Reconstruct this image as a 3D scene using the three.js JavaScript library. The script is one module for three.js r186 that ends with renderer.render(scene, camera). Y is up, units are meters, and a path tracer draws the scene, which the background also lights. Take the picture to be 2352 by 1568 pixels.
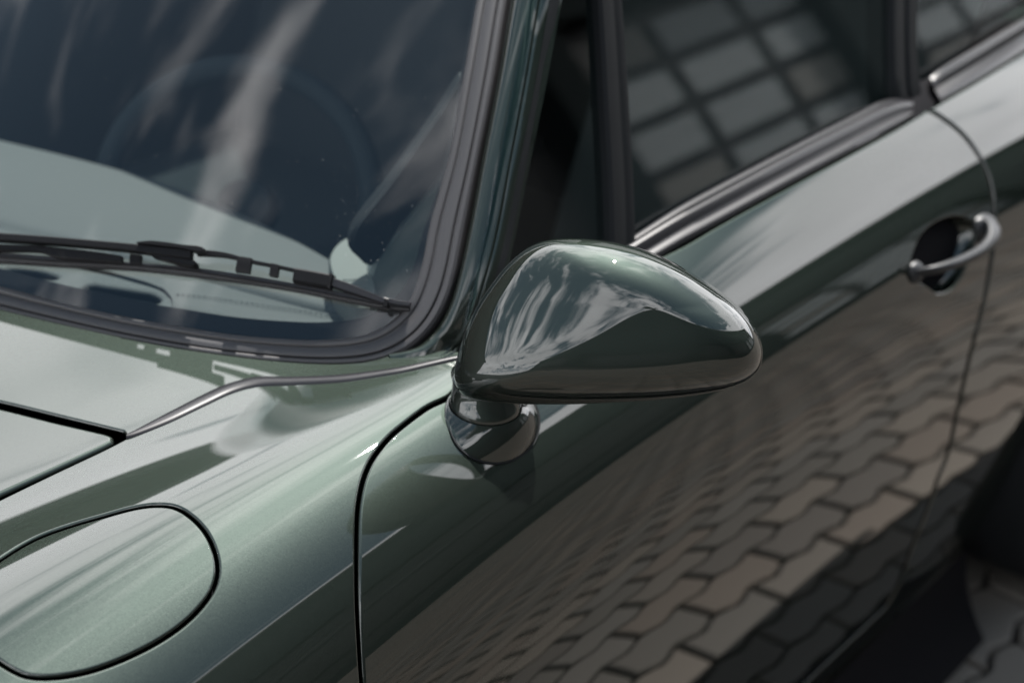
import * as THREE from 'three';
import { mergeGeometries, toCreasedNormals as creaseNormals } from 'three/addons/utils/BufferGeometryUtils.js';
import { RoundedBoxGeometry } from 'three/addons/geometries/RoundedBoxGeometry.js';

/* ------------------------------------------------------------------ camera */
const scene = new THREE.Scene();
const V = (x, y, z) => new THREE.Vector3(x, y, z);
const FOC = 3510, PW = 2352, PH = 1568;                    // focal length and frame in the units of the tracing
const EYE = V(0.05, 1.5, 1.384);
const RIGHT = V(0.65063, 0.04695, 0.75794), UP = V(0.35393, 0.86431, -0.35736), BACK = V(-0.67188, 0.50077, 0.54572);
const camera = new THREE.PerspectiveCamera(2 * Math.atan(PH / 2 / FOC) * 180 / Math.PI, 1024 / 682, 0.05, 400);
camera.position.copy(EYE);
camera.up.copy(UP);
camera.lookAt(EYE.clone().sub(BACK));
camera.focus = 1.10;
camera.userData.fStop = 4.0;
camera.updateMatrixWorld();

/* ------------------------------------------------------------------ sky, sun, exposure */
const hash = (x, y, s = 0) => { let h = Math.imul(x | 0, 374761393) ^ Math.imul(y | 0, 668265263) ^ Math.imul(s | 0, 2246822519); h = Math.imul(h ^ (h >>> 13), 1274126177); h ^= h >>> 16; return (h >>> 0) / 4294967296; };
function noise(x, y, s = 0) {
  const i = Math.floor(x), j = Math.floor(y), fx = x - i, fy = y - j, u = fx * fx * fx * (fx * (fx * 6 - 15) + 10), v = fy * fy * fy * (fy * (fy * 6 - 15) + 10);
  const a = hash(i, j, s), b = hash(i + 1, j, s), c = hash(i, j + 1, s), d = hash(i + 1, j + 1, s);
  return a + (b - a) * u + (c - a) * v + (a - b - c + d) * u * v;
}
function fbm(x, y, oct, s = 0) { let t = 0, a = 0.5; for (let k = 0; k < oct; k++) { t += a * noise(x, y, s + k * 17); const X = x * 1.6 - y * 1.2, Y = x * 1.2 + y * 1.6; x = X + 3.1; y = Y - 1.7; a *= 0.5; } return t; }
const lerp = (a, b, t) => a + (b - a) * t;
const smooth = (a, b, x) => { const t = Math.min(1, Math.max(0, (x - a) / (b - a))); return t * t * (3 - 2 * t); };
const WIND = [Math.cos(1.810), Math.sin(1.810)];                    // the way the high cloud is drawn out
const SUN = V(0.475, 0.845, -0.245).normalize();
{
  const w = 2048, h = 1024, data = new Float32Array(w * h * 4);
  for (let j = 0; j < h; j++) {
    const lat = ((j + 0.5) / h - 0.5) * Math.PI, y = Math.sin(lat), c = Math.cos(lat);
    for (let i = 0; i < w; i++) {
      const k = (j * w + i) * 4;
      let r = 0.30, g = 0.32, b = 0.34;
      if (y > 0) {
        const lon = ((i + 0.5) / w - 0.5) * 2 * Math.PI, x = c * Math.cos(lon), z = c * Math.sin(lon);
        const hz = Math.pow(1 - y, 2.6), ang = Math.acos(Math.min(1, x * SUN.x + y * SUN.y + z * SUN.z)), glow = 0.55 * Math.exp(-ang / 0.42);
        r = 0.020 + 0.38 * hz + glow; g = 0.070 + 0.44 * hz + glow; b = 0.135 + 0.47 * hz + glow;
        const px = x / (y + 0.20), pz = z / (y + 0.20);
        const wx = px + 0.6 * (fbm(px * 1.1 + 5, pz * 1.1, 3, 3) - 0.5) + 6.863, wz = pz + 0.6 * (fbm(px * 1.1, pz * 1.1 + 9, 3, 7) - 0.5) + 34.547;
        const big = fbm(wx * 1.071 + 1.3, wz * 1.071 + 4.2, 4, 11), fine = fbm((wx * WIND[0] - wz * WIND[1]) * 10.5, (wx * WIND[1] + wz * WIND[0]) * 4.6, 7, 29);
        const lo = lerp(0.33, 0.57, smooth(0.46, 0.84, y)), cl = smooth(lo, lo + 0.20 + 0.12 * y * y, 0.60 * big + 0.50 * fine);
        const br = 1.05 + 0.8 * fbm(wx * 2.2 + 7, wz * 2.2, 4, 41);
        r += (br * 1.0 - r) * cl; g += (br * 1.0 - g) * cl; b += (br * 1.02 - b) * cl;
      }
      data[k] = r; data[k + 1] = g; data[k + 2] = b; data[k + 3] = 1;
    }
  }
  const t = new THREE.DataTexture(data, w, h, THREE.RGBAFormat, THREE.FloatType);
  t.mapping = THREE.EquirectangularReflectionMapping; t.magFilter = THREE.LinearFilter; t.needsUpdate = true;
  scene.background = t; scene.environment = t;
}
const sun = new THREE.DirectionalLight(0xfffbf6, 5.0);
sun.position.copy(SUN).multiplyScalar(12); sun.castShadow = true;
sun.shadow.mapSize.set(4096, 4096);
Object.assign(sun.shadow.camera, { left: -8, right: 8, top: 8, bottom: -8, near: 0.5, far: 40 });
scene.add(sun, sun.target);
const renderer = new THREE.WebGLRenderer({ antialias: true });
renderer.toneMapping = THREE.LinearToneMapping;
renderer.toneMappingExposure = 3.45;
renderer.shadowMap.enabled = true;
renderer.setSize(1024, 682);

/* ------------------------------------------------------------------ tracing helpers: a sight line, and where it meets a real surface */
function ray(px, py) { return V(0, 0, 0).addScaledVector(RIGHT, px - PW / 2).addScaledVector(UP, -(py - PH / 2)).addScaledVector(BACK, -FOC).normalize(); }
function project(p) { const d = p.clone().sub(EYE), w = -d.dot(BACK); return [PW / 2 + FOC * d.dot(RIGHT) / w, PH / 2 - FOC * d.dot(UP) / w]; }
const onPlane = (p, n, c) => { const d = ray(p[0], p[1]); return EYE.clone().addScaledVector(d, (c - n.dot(EYE)) / n.dot(d)); };
const atY = (p, y) => onPlane(p, V(0, 1, 0), y), atX = (p, x) => onPlane(p, V(1, 0, 0), x), atZ = (p, z) => onPlane(p, V(0, 0, 1), z);
// Catmull-Rom through points of any dimension, n samples (or one per step of the given length)
function curve(pts, n, closed = false) {
  const N = pts.length, seg = closed ? N : N - 1, out = [];
  const P = (i) => closed ? pts[(i + N) % N] : i < 0 ? pts[0].map((v, k) => 2 * v - pts[1][k]) : i >= N ? pts[N - 1].map((v, k) => 2 * v - pts[N - 2][k]) : pts[i];
  const L = []; let tot = 0;
  for (let i = 0; i < seg; i++) { L.push(tot); tot += Math.hypot(...P(i + 1).map((v, k) => v - P(i)[k])); }
  const m = closed ? n : n - 1;
  for (let q = 0; q < n; q++) {
    const s = tot * q / m; let i = seg - 1; while (i > 0 && L[i] > s) i--;
    const len = (i + 1 < seg ? L[i + 1] : tot) - L[i], t = len > 0 ? Math.min(1, (s - L[i]) / len) : 0;
    const a = P(i - 1), b = P(i), c = P(i + 1), d = P(i + 2);
    const da = Math.sqrt(Math.hypot(...b.map((v, k) => v - a[k]))) || 1e-6, db = Math.sqrt(Math.hypot(...c.map((v, k) => v - b[k]))) || 1e-6, dc = Math.sqrt(Math.hypot(...d.map((v, k) => v - c[k]))) || 1e-6;
    out.push(b.map((_, k) => {
      const m1 = (c[k] - b[k]) + db * ((b[k] - a[k]) / da - (c[k] - a[k]) / (da + db)), m2 = (c[k] - b[k]) + db * ((d[k] - c[k]) / dc - (d[k] - b[k]) / (db + dc));
      const t2 = t * t, t3 = t2 * t;
      return (2 * t3 - 3 * t2 + 1) * b[k] + (t3 - 2 * t2 + t) * m1 + (-2 * t3 + 3 * t2) * c[k] + (t3 - t2) * m2;
    }));
  }
  return out;
}
// two traced curves sampled together by the same parameter, so that edges stay matched
function pair(list, n) { const q = curve(list, n); return [q.map((p) => [p[0], p[1]]), q.map((p) => [p[2], p[3]])]; }

/* ------------------------------------------------------------------ surfaces S(u, v) */
// tensor-product cubic B-spline over a net of control points; u runs along the rows, v across
function bsurface(net) {
  const R = net.length, C = net[0].length;
  const cp = (i, j) => {
    if (i < 0) { const a = cp(0, j), b = cp(1, j); return a.map((v, k) => 2 * v - b[k]); }
    if (i >= R) { const a = cp(R - 1, j), b = cp(R - 2, j); return a.map((v, k) => 2 * v - b[k]); }
    if (j < 0) { const a = cp(i, 0), b = cp(i, 1); return a.map((v, k) => 2 * v - b[k]); }
    if (j >= C) { const a = cp(i, C - 1), b = cp(i, C - 2); return a.map((v, k) => 2 * v - b[k]); }
    return net[i][j];
  };
  const flat = []; for (let i = -1; i <= R; i++) for (let j = -1; j <= C; j++) flat.push(cp(i, j));
  const at = (i, j) => flat[(i + 1) * (C + 2) + j + 1];
  const W = (t) => [(1 - t) ** 3 / 6, (3 * t ** 3 - 6 * t * t + 4) / 6, (-3 * t ** 3 + 3 * t * t + 3 * t + 1) / 6, t ** 3 / 6];
  const S = (u, v) => {
    u = Math.min(R - 1.0001, Math.max(0, u)); v = Math.min(C - 1.0001, Math.max(0, v));
    const i = Math.floor(u), j = Math.floor(v), a = W(u - i), b = W(v - j); let x = 0, y = 0, z = 0;
    for (let p = 0; p < 4; p++) for (let q = 0; q < 4; q++) { const w = a[p] * b[q], c = at(i - 1 + p, j - 1 + q); x += w * c[0]; y += w * c[1]; z += w * c[2]; }
    return V(x, y, z);
  };
  S.range = [0, R - 1.001, 0, C - 1.001];
  return S;
}
function frame(S, u, v) {
  const e = 1e-3, su = S(u + e, v).sub(S(u - e, v)).multiplyScalar(0.5 / e), sv = S(u, v + e).sub(S(u, v - e)).multiplyScalar(0.5 / e);
  const n = su.clone().cross(sv).normalize(); if (S.flip) n.negate();
  return { p: S(u, v), su, sv, n };
}
// the (u, v) of a surface point seen at a traced position
function seen(S, px, py, guess) {
  if (!S.table) { S.table = []; const [a, b, c, d] = S.range; for (let i = 0; i <= 70; i++) for (let j = 0; j <= 70; j++) { const u = lerp(a, b, i / 70), v = lerp(c, d, j / 70), f = frame(S, u, v); if (f.n.dot(f.p.clone().sub(EYE)) < 0) S.table.push([u, v, ...project(f.p)]); } }
  let u, v;
  if (guess) [u, v] = guess; else { let best = 1e18; for (const t of S.table) { const q = (t[2] - px) ** 2 + (t[3] - py) ** 2; if (q < best) { best = q; u = t[0]; v = t[1]; } } }
  for (let k = 0; k < 12; k++) {
    const e = 1e-3, p = project(S(u, v)), a = project(S(u + e, v)), b = project(S(u, v + e));
    const m11 = (a[0] - p[0]) / e, m21 = (a[1] - p[1]) / e, m12 = (b[0] - p[0]) / e, m22 = (b[1] - p[1]) / e, det = m11 * m22 - m12 * m21, ex = px - p[0], ey = py - p[1];
    if (Math.abs(ex) + Math.abs(ey) < 0.02) break;
    let du = (ex * m22 - ey * m12) / det, dv = (m11 * ey - m21 * ex) / det; const l = Math.hypot(du, dv); if (l > 0.6) { du *= 0.6 / l; dv *= 0.6 / l; }
    if (!Number.isFinite(du + dv)) break;
    const R = S.range; u = Math.min(R[1] - 0.002, Math.max(R[0] + 0.002, u + du)); v = Math.min(R[3] - 0.002, Math.max(R[2] + 0.002, v + dv));
  }
  if (S.debug) { const p = project(S(u, v)); if (Math.abs(p[0] - px) + Math.abs(p[1] - py) > 2) console.log(S.debug, 'missed', px.toFixed(0), py.toFixed(0), 'at', u.toFixed(2), v.toFixed(2), p.map((x) => x.toFixed(0)).join()); }
  return [u, v];
}
const trace = (S, pts) => { return pts.map((p) => seen(S, p[0], p[1])); };
const onS = (S, px, py, h = 0) => { const [u, v] = seen(S, px, py), f = frame(S, u, v); return f.p.addScaledVector(f.n, h); };
const normalS = (S, px, py) => { const [u, v] = seen(S, px, py); return frame(S, u, v).n; };

// the crease tool merges by centimetre cells, so it works on a copy a thousand times as large
function toCreasedNormals(g, a) { g.scale(1000, 1000, 1000); const o = creaseNormals(g, a); o.scale(0.001, 0.001, 0.001); return o; }
function inside(poly, x, y) { let c = false; for (let i = 0, j = poly.length - 1; i < poly.length; j = i++) { const a = poly[i], b = poly[j]; if ((a[1] > y) !== (b[1] > y) && x < (b[0] - a[0]) * (y - a[1]) / (b[1] - a[1]) + a[0]) c = !c; } return c; }
const area = (p) => { let s = 0; for (let i = 0, j = p.length - 1; i < p.length; j = i++) s += p[j][0] * p[i][1] - p[i][0] * p[j][1]; return s / 2; };

// a sheet-metal panel: the part of S inside the outer loop and outside the holes, its edges rolled over a radius and turned in
function panel(S, outer, holes = [], { step = 0.004, r = 0.003, depth = 0.012, lift = 0, uvScale = 1 } = {}) {
  const loops = [outer, ...holes], CELL = 0.014, grid = new Map(), REACH = 0.013;
  const key = (x, y, z) => Math.floor(x / CELL) + ',' + Math.floor(y / CELL) + ',' + Math.floor(z / CELL);
  loops.forEach((loop, li) => {
    const sg = Math.sign(area(loop)) * (li ? -1 : 1), N = loop.length;
    for (let i = 0; i < N; i++) {
      const a = loop[i], b = loop[(i + 1) % N]; let n = Math.max(1, Math.ceil(S(a[0], a[1]).distanceTo(S(b[0], b[1])) / 0.006));
      for (let k = 0; k < n; k++) {
        const ua = lerp(a[0], b[0], k / n), va = lerp(a[1], b[1], k / n), ub = lerp(a[0], b[0], (k + 1) / n), vb = lerp(a[1], b[1], (k + 1) / n);
        const A = S(ua, va), B = S(ub, vb), f = frame(S, (ua + ub) / 2, (va + vb) / 2), t = B.clone().sub(A); if (t.length() < 1e-7) continue;
        const T = f.su.clone().multiplyScalar((b[1] - a[1]) * sg).addScaledVector(f.sv, -(b[0] - a[0]) * sg); t.normalize(); T.addScaledVector(t, -T.dot(t)).normalize();
        const s = { A, B, T };
        for (let x = -1; x <= 1; x++) for (let y = -1; y <= 1; y++) for (let z = -1; z <= 1; z++) { const q = key((A.x + B.x) / 2 + x * CELL, (A.y + B.y) / 2 + y * CELL, (A.z + B.z) / 2 + z * CELL); if (!grid.has(q)) grid.set(q, []); grid.get(q).push(s); }
      }
    }
  });
  const AB = V(), AP = V(), Q = V();
  function edge(p) {
    const l = grid.get(key(p.x, p.y, p.z)); let best = REACH, T = null; if (!l) return [REACH, null];
    for (const s of l) { AB.copy(s.B).sub(s.A); const t = Math.min(1, Math.max(0, AP.copy(p).sub(s.A).dot(AB) / AB.lengthSq())); Q.copy(s.A).addScaledVector(AB, t); const d = Q.distanceTo(p); if (d < best) { best = d; T = s.T; } }
    return [best, T];
  }
  function vert(u, v, force) {
    const f = frame(S, u, v); let [d, T] = edge(f.p);
    if (force === undefined) { const ins = inside(outer, u, v) && !holes.some((h) => inside(h, u, v)); if (!ins) d = -d; } else d = force;
    const o = { u, v, d, n: f.n, T, p: f.p };
    if (d < r && T) { const s = Math.min(0.985, Math.max(0, (r - Math.max(0, d)) / r)), c = Math.sqrt(1 - s * s); o.n0 = f.n; o.p = f.p.addScaledVector(f.n, -r * (1 - c)); o.n = f.n.clone().multiplyScalar(c).addScaledVector(T, s).normalize(); }
    if (lift) o.p.addScaledVector(o.n0 ?? f.n, lift);
    return o;
  }
  let u0 = 1e9, u1 = -1e9, v0 = 1e9, v1 = -1e9;
  for (const [u, v] of outer) { u0 = Math.min(u0, u); u1 = Math.max(u1, u); v0 = Math.min(v0, v); v1 = Math.max(v1, v); }
  const m = frame(S, (u0 + u1) / 2, (v0 + v1) / 2), nu = Math.ceil((u1 - u0) * m.su.length() / step), nv = Math.ceil((v1 - v0) * m.sv.length() / step);
  const G = []; for (let i = 0; i <= nu; i++) { const row = []; for (let j = 0; j <= nv; j++) row.push(vert(lerp(u0 - 1e-3, u1 + 1e-3, i / nu), lerp(v0 - 1e-3, v1 + 1e-3, j / nv))); G.push(row); }
  const pos = [], nor = [], uv = [], flange = [];
  const put = (a) => { pos.push(a.p.x, a.p.y, a.p.z); nor.push(a.n.x, a.n.y, a.n.z); uv.push(a.u * uvScale * m.su.length(), a.v * uvScale * m.sv.length()); };
  const cut = (a, b, L) => { const t = (L - a.d) / (b.d - a.d); return vert(lerp(a.u, b.u, t), lerp(a.v, b.v, t), L); };
  function split(tri, L) {
    const up = [], dn = [];
    for (let i = 0; i < 3; i++) { const a = tri[i], b = tri[(i + 1) % 3]; if (a.d >= L) up.push(a); if (a.d <= L) dn.push(a); if ((a.d - L) * (b.d - L) < 0) { const c = cut(a, b, L); up.push(c); dn.push(c); } }
    const fan = (q) => { const o = []; for (let i = 2; i < q.length; i++) o.push([q[0], q[i - 1], q[i]]); return o; };
    return [fan(up), fan(dn)];
  }
  const levels = [0.0, r * 0.12, r * 0.3, r * 0.55, r];
  function emit(tri) {
    let list = [tri];
    if (Math.min(tri[0].d, tri[1].d, tri[2].d) < r) {
      list = [];
      let rest = split(tri, 0)[0];
      for (const t of rest) for (let i = 0; i < 3; i++) { const a = t[i], b = t[(i + 1) % 3]; if (a.d === 0 && b.d === 0 && a.T && b.T) flange.push([a, b]); }
      for (let k = 1; k < levels.length; k++) { const nx = []; for (const t of rest) { const [hi, lo] = split(t, levels[k]); nx.push(...hi); list.push(...lo); } rest = nx; }
      list.push(...rest);
    }
    for (const t of list) { if (S.flip) { put(t[0]); put(t[2]); put(t[1]); } else t.forEach(put); }
  }
  for (let i = 0; i < nu; i++) for (let j = 0; j < nv; j++) {
    const a = G[i][j], b = G[i + 1][j], c = G[i + 1][j + 1], d = G[i][j + 1];
    if (a.d < 0 && b.d < 0 && c.d < 0 && d.d < 0 && Math.max(a.d, b.d, c.d, d.d) <= -REACH) continue;
    if (Math.max(a.d, b.d, c.d) > 0) emit([a, b, c]);
    if (Math.max(a.d, c.d, d.d) > 0) emit([a, c, d]);
  }
  for (const [a, b] of flange) {
    const A = a.p, B = b.p, A2 = A.clone().addScaledVector(a.n0 ?? a.n, -depth), B2 = B.clone().addScaledVector(b.n0 ?? b.n, -depth);
    for (const [p, n] of [[A, a.T], [B2, b.T], [B, b.T], [A, a.T], [A2, a.T], [B2, b.T]]) { pos.push(p.x, p.y, p.z); nor.push(n.x, n.y, n.z); uv.push(0, 0); }
  }
  const g = new THREE.BufferGeometry();
  g.setAttribute('position', new THREE.Float32BufferAttribute(pos, 3)); g.setAttribute('normal', new THREE.Float32BufferAttribute(nor, 3)); g.setAttribute('uv', new THREE.Float32BufferAttribute(uv, 2));
  return g;
}
// a strip between two edges A and B (same count), its section given by [share of the width, height along N]
function ribbon(A, B, N, prof, { closed = false, crease = 0.55, caps = false, loop = false } = {}) {
  const n = A.length, m = prof.length, pos = [], uv = [], idx = [];
  let run = 0;
  for (let i = 0; i < n; i++) {
    if (i) run += A[i].distanceTo(A[i - 1]);
    const w = A[i].distanceTo(B[i]);
    for (let k = 0; k < m; k++) { const p = A[i].clone().lerp(B[i], prof[k][0]).addScaledVector(N[i], prof[k][1]); pos.push(p.x, p.y, p.z); uv.push(run, prof[k][0] * w); }
  }
  const K = closed ? m : m - 1, I = loop ? n : n - 1;
  for (let i = 0; i < I; i++) for (let k = 0; k < K; k++) { const a = i * m + k, b = ((i + 1) % n) * m + k, c = ((i + 1) % n) * m + (k + 1) % m, d = i * m + (k + 1) % m; idx.push(a, b, c, a, c, d); }
  if (caps) for (const i of [0, n - 1]) for (let k = 1; k < m - 1; k++) idx.push(i * m, i * m + (i ? k + 1 : k), i * m + (i ? k : k + 1));
  const g = new THREE.BufferGeometry();
  g.setAttribute('position', new THREE.Float32BufferAttribute(pos, 3)); g.setAttribute('uv', new THREE.Float32BufferAttribute(uv, 2)); g.setIndex(idx);
  return toCreasedNormals(g, crease);
}
// rings of points lofted into a skin
function loft(rings, { crease = 1.2, capEnd = false, capStart = false } = {}) {
  const m = rings[0].length, pos = [], uv = [], idx = [];
  rings.forEach((r, i) => r.forEach((p, k) => { pos.push(p.x, p.y, p.z); uv.push(k / m * 0.3, i * 0.01); }));
  for (let i = 0; i + 1 < rings.length; i++) for (let k = 0; k < m; k++) { const a = i * m + k, b = i * m + (k + 1) % m, c = (i + 1) * m + (k + 1) % m, d = (i + 1) * m + k; idx.push(a, b, c, a, c, d); }
  const cap = (i, rev) => { for (let k = 1; k < m - 1; k++) idx.push(i * m, i * m + (rev ? k + 1 : k), i * m + (rev ? k : k + 1)); };
  if (capStart) cap(0, true); if (capEnd) cap(rings.length - 1, false);
  const g = new THREE.BufferGeometry();
  g.setAttribute('position', new THREE.Float32BufferAttribute(pos, 3)); g.setAttribute('uv', new THREE.Float32BufferAttribute(uv, 2)); g.setIndex(idx);
  return crease > 3 ? (g.computeVertexNormals(), g) : toCreasedNormals(g, crease);
}
function sheet(f, nu, nv) { const g = new THREE.BufferGeometry(), pos = [], uv = [], idx = []; for (let i = 0; i <= nu; i++) for (let j = 0; j <= nv; j++) { const p = f(i / nu, j / nv); pos.push(p.x, p.y, p.z); uv.push(i / nu, j / nv); } for (let i = 0; i < nu; i++) for (let j = 0; j < nv; j++) { const a = i * (nv + 1) + j, b = a + nv + 1; idx.push(a, b, b + 1, a, b + 1, a + 1); } g.setAttribute('position', new THREE.Float32BufferAttribute(pos, 3)); g.setAttribute('uv', new THREE.Float32BufferAttribute(uv, 2)); g.setIndex(idx); g.computeVertexNormals(); return g; }
function tube(pts, rad, n = 40, sides = 14) { const c = new THREE.CatmullRomCurve3(pts); const g = new THREE.TubeGeometry(c, n, rad, sides, false); return g; }
function box(w, h, d, x, y, z, r = 0.0) { const g = r ? new RoundedBoxGeometry(w, h, d, 2, r) : new THREE.BoxGeometry(w, h, d); g.translate(x, y, z); return r ? g : g; }
const plain = (g) => { const o = g.index ? g.toNonIndexed() : g; for (const k of Object.keys(o.attributes)) if (!['position', 'normal', 'uv'].includes(k)) o.deleteAttribute(k); return o; };
const join = (list) => mergeGeometries(list.map(plain), false);

/* ------------------------------------------------------------------ materials */
const rgb = (r, g, b) => new THREE.Color().setRGB(r, g, b);
function texture(w, h, f, srgb = false) { const d = new Uint8Array(w * h * 4); for (let j = 0; j < h; j++) for (let i = 0; i < w; i++) { const c = f(i, j), k = (j * w + i) * 4; d[k] = c[0]; d[k + 1] = c[1]; d[k + 2] = c[2]; d[k + 3] = c[3] ?? 255; } const t = new THREE.DataTexture(d, w, h); t.wrapS = t.wrapT = THREE.RepeatWrapping; t.magFilter = THREE.LinearFilter; t.minFilter = THREE.LinearMipmapLinearFilter; t.generateMipmaps = true; if (srgb) t.colorSpace = THREE.SRGBColorSpace; t.needsUpdate = true; return t; }
// metal flakes in the paint: each little cell tilts its own way
const flakes = texture(1024, 1024, (i, j) => { const a = hash(i, j, 5) * 6.283, m = Math.pow(hash(i, j, 6), 1.6) * 0.09; return [128 + 127 * Math.cos(a) * m, 128 + 127 * Math.sin(a) * m, 250]; });
flakes.repeat.set(1 / 0.45, 1 / 0.45);
const paint = new THREE.MeshPhysicalMaterial({ name: 'green_metallic_paint', color: rgb(0.0172, 0.0224, 0.0190), metalness: 0.97, roughness: 0.56, specularColor: rgb(0, 0, 0), normalMap: flakes, normalScale: new THREE.Vector2(1, 1), clearcoat: 1, clearcoatRoughness: 0.012 });
const grain = texture(512, 512, (i, j) => { const v = 110 + 90 * (fbm(i / 3, j / 3, 3, 2) - 0.44) * 2; return [v, v, v]; });
grain.repeat.set(18, 18);
const rubber = new THREE.MeshPhysicalMaterial({ name: 'black_rubber', color: rgb(0.016, 0.0155, 0.017), roughness: 0.48, bumpMap: grain, bumpScale: 0.00006, specularIntensity: 0.9 });
const satin = new THREE.MeshPhysicalMaterial({ name: 'satin_black_trim', color: rgb(0.008, 0.008, 0.0095), roughness: 0.33, specularIntensity: 0.45 });
const blackPaint = new THREE.MeshPhysicalMaterial({ name: 'black_wiper_paint', color: rgb(0.006, 0.006, 0.0065), roughness: 0.32, specularIntensity: 0.16, bumpMap: grain, bumpScale: 0.00004 });
const handleMat = new THREE.MeshPhysicalMaterial({ name: 'handle_black', color: rgb(0.012, 0.013, 0.0145), roughness: 0.42, specularIntensity: 0.4 });
const matte = new THREE.MeshPhysicalMaterial({ name: 'matte_black_frame', color: rgb(0.007, 0.008, 0.009), roughness: 0.6, specularIntensity: 0.18 });
const black = new THREE.MeshPhysicalMaterial({ name: 'dark_cavity', color: rgb(0.005, 0.005, 0.006), roughness: 0.9, specularIntensity: 0.1 });
const glass = new THREE.MeshPhysicalMaterial({ name: 'tinted_glass', color: rgb(0.90, 0.96, 0.95), roughness: 0.0, transmission: 1, thickness: 0, ior: 1.52 });
const darkGlass = new THREE.MeshPhysicalMaterial({ name: 'side_glass', color: rgb(0.62, 0.74, 0.72), roughness: 0.0, transmission: 1, thickness: 0, ior: 1.52 });
const leather = texture(512, 512, (i, j) => { let b = 1; for (let k = 0; k < 1; k++) { b = fbm(i / 7, j / 7, 4, 12); } const v = 255 * b; return [v, v, v]; });
leather.repeat.set(9, 9);
const dashMat = new THREE.MeshPhysicalMaterial({ name: 'dashboard_leather', color: rgb(0.030, 0.033, 0.033), roughness: 0.62, specularIntensity: 0.25, bumpMap: leather, bumpScale: 0.00025 });
const dashPlastic = new THREE.MeshPhysicalMaterial({ name: 'grained_plastic', color: rgb(0.045, 0.05, 0.05), roughness: 0.6, specularIntensity: 0.3, bumpMap: grain, bumpScale: 0.0005 });
const cabin = new THREE.MeshStandardMaterial({ name: 'cabin_lining', color: rgb(0.006, 0.0075, 0.009), roughness: 0.9 });

/* ------------------------------------------------------------------ the car */
const car = new THREE.Group(); car.name = 'sports_car'; scene.add(car);
car.userData = { label: 'green metallic sports car with black window seals, round wing mirror and oval fuel flap', category: 'car' };
function part(name, geo, mat, parent = car, label) { const m = new THREE.Mesh(geo, mat); m.name = name; m.castShadow = m.receiveShadow = true; parent.add(m); if (label) m.userData.label = label; return m; }

// control net: stations along the car (x), each from the middle of the bonnet out over the wing and down to the sill: [z, y]
const NET = [
  [-0.55, [[0, .62], [.16, .62], [.28, .615], [.37, .61], [.42, .60], [.50, .64], [.60, .76], [.72, .79], [.80, .74], [.84, .64], [.84, .52], [.82, .36], [.76, .25]]],
  [-0.30, [[0, .70], [.16, .70], [.28, .695], [.37, .685], [.41, .675], [.50, .72], [.60, .83], [.72, .85], [.82, .80], [.86, .68], [.86, .54], [.84, .37], [.78, .24]]],
  [-0.05, [[0, 0.765], [0.15, 0.764], [0.28, 0.760], [0.37, 0.752], [0.43, 0.751], [0.48, 0.755], [0.545, 0.763], [0.635, 0.775], [0.745, 0.777], [0.838, 0.715], [0.86, 0.57], [0.84, 0.38], [0.78, 0.24]]],
  [0.25, [[0, 0.803], [0.15, 0.802], [0.3, 0.798], [0.39, 0.791], [0.455, 0.789], [0.505, 0.7925], [0.562, 0.8005], [0.635, 0.811], [0.740, 0.806], [0.820, 0.730], [0.845, 0.57], [0.82, 0.37], [0.77, 0.22]]],
  [0.50, [[0, 0.829], [0.16, 0.828], [0.31, 0.826], [0.42, 0.821], [0.492, 0.8195], [0.538, 0.8225], [0.585, 0.829], [0.655, 0.840], [0.748, 0.826], [0.813, 0.725], [0.832, 0.556], [0.814, 0.34], [0.785, 0.18]]],
  [0.72, [[0, 0.851], [0.17, 0.850], [0.33, 0.846], [0.455, 0.839], [0.54, 0.8375], [0.598, 0.8405], [0.645, 0.8475], [0.702, 0.856], [0.770, 0.818], [0.8125, 0.712], [0.823, 0.55], [0.81, 0.335], [0.785, 0.175]]],
  [0.92, [[0, .871], [.18, .87], [.36, .866], [.52, .86], [.61, .858], [.648, .862], [.685, .868], [.732, .858], [.789, .806], [.8155, .69], [.8205, .545], [.814, .33], [.785, .17]]],
  [1.15, [[0, .89], [.2, .89], [.4, .89], [.57, .895], [.64, .905], [.672, .900], [.702, .882], [.744, .852], [.796, .80], [.8175, .69], [.821, .54], [.815, .325], [.785, .165]]],
  [1.45, [[0, .90], [.2, .90], [.4, .90], [.57, .905], [.645, .912], [.678, .904], [.710, .886], [.752, .855], [.803, .80], [.824, .69], [.826, .54], [.819, .325], [.785, .165]]],
  [1.75, [[0, .90], [.2, .90], [.4, .90], [.57, .905], [.645, .914], [.680, .906], [.715, .888], [.760, .857], [.813, .80], [.836, .69], [.838, .54], [.828, .33], [.79, .17]]],
  [2.05, [[0, .89], [.2, .89], [.4, .89], [.57, .895], [.645, .905], [.685, .897], [.728, .880], [.78, .85], [.83, .785], [.865, .68], [.868, .54], [.845, .37], [.79, .24]]],
  [2.40, [[0, .86], [.2, .86], [.4, .86], [.57, .865], [.645, .875], [.69, .868], [.74, .852], [.80, .825], [.855, .765], [.885, .67], [.888, .55], [.865, .40], [.81, .28]]],
  [2.75, [[0, .82], [.2, .82], [.4, .82], [.57, .82], [.645, .83], [.70, .82], [.75, .80], [.81, .77], [.86, .71], [.885, .63], [.885, .53], [.86, .40], [.80, .30]]],
  [3.10, [[0, .76], [.2, .76], [.4, .76], [.56, .76], [.62, .765], [.67, .76], [.72, .735], [.77, .70], [.82, .65], [.84, .57], [.84, .49], [.82, .39], [.77, .30]]],
  [3.35, [[0, .62], [.2, .62], [.36, .62], [.48, .62], [.54, .62], [.58, .615], [.62, .60], [.66, .58], [.70, .55], [.72, .51], [.72, .46], [.70, .39], [.66, .32]]],
];
const S = bsurface(NET.map(([x, l]) => l.map(([z, y]) => [x, y, z])));
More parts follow.
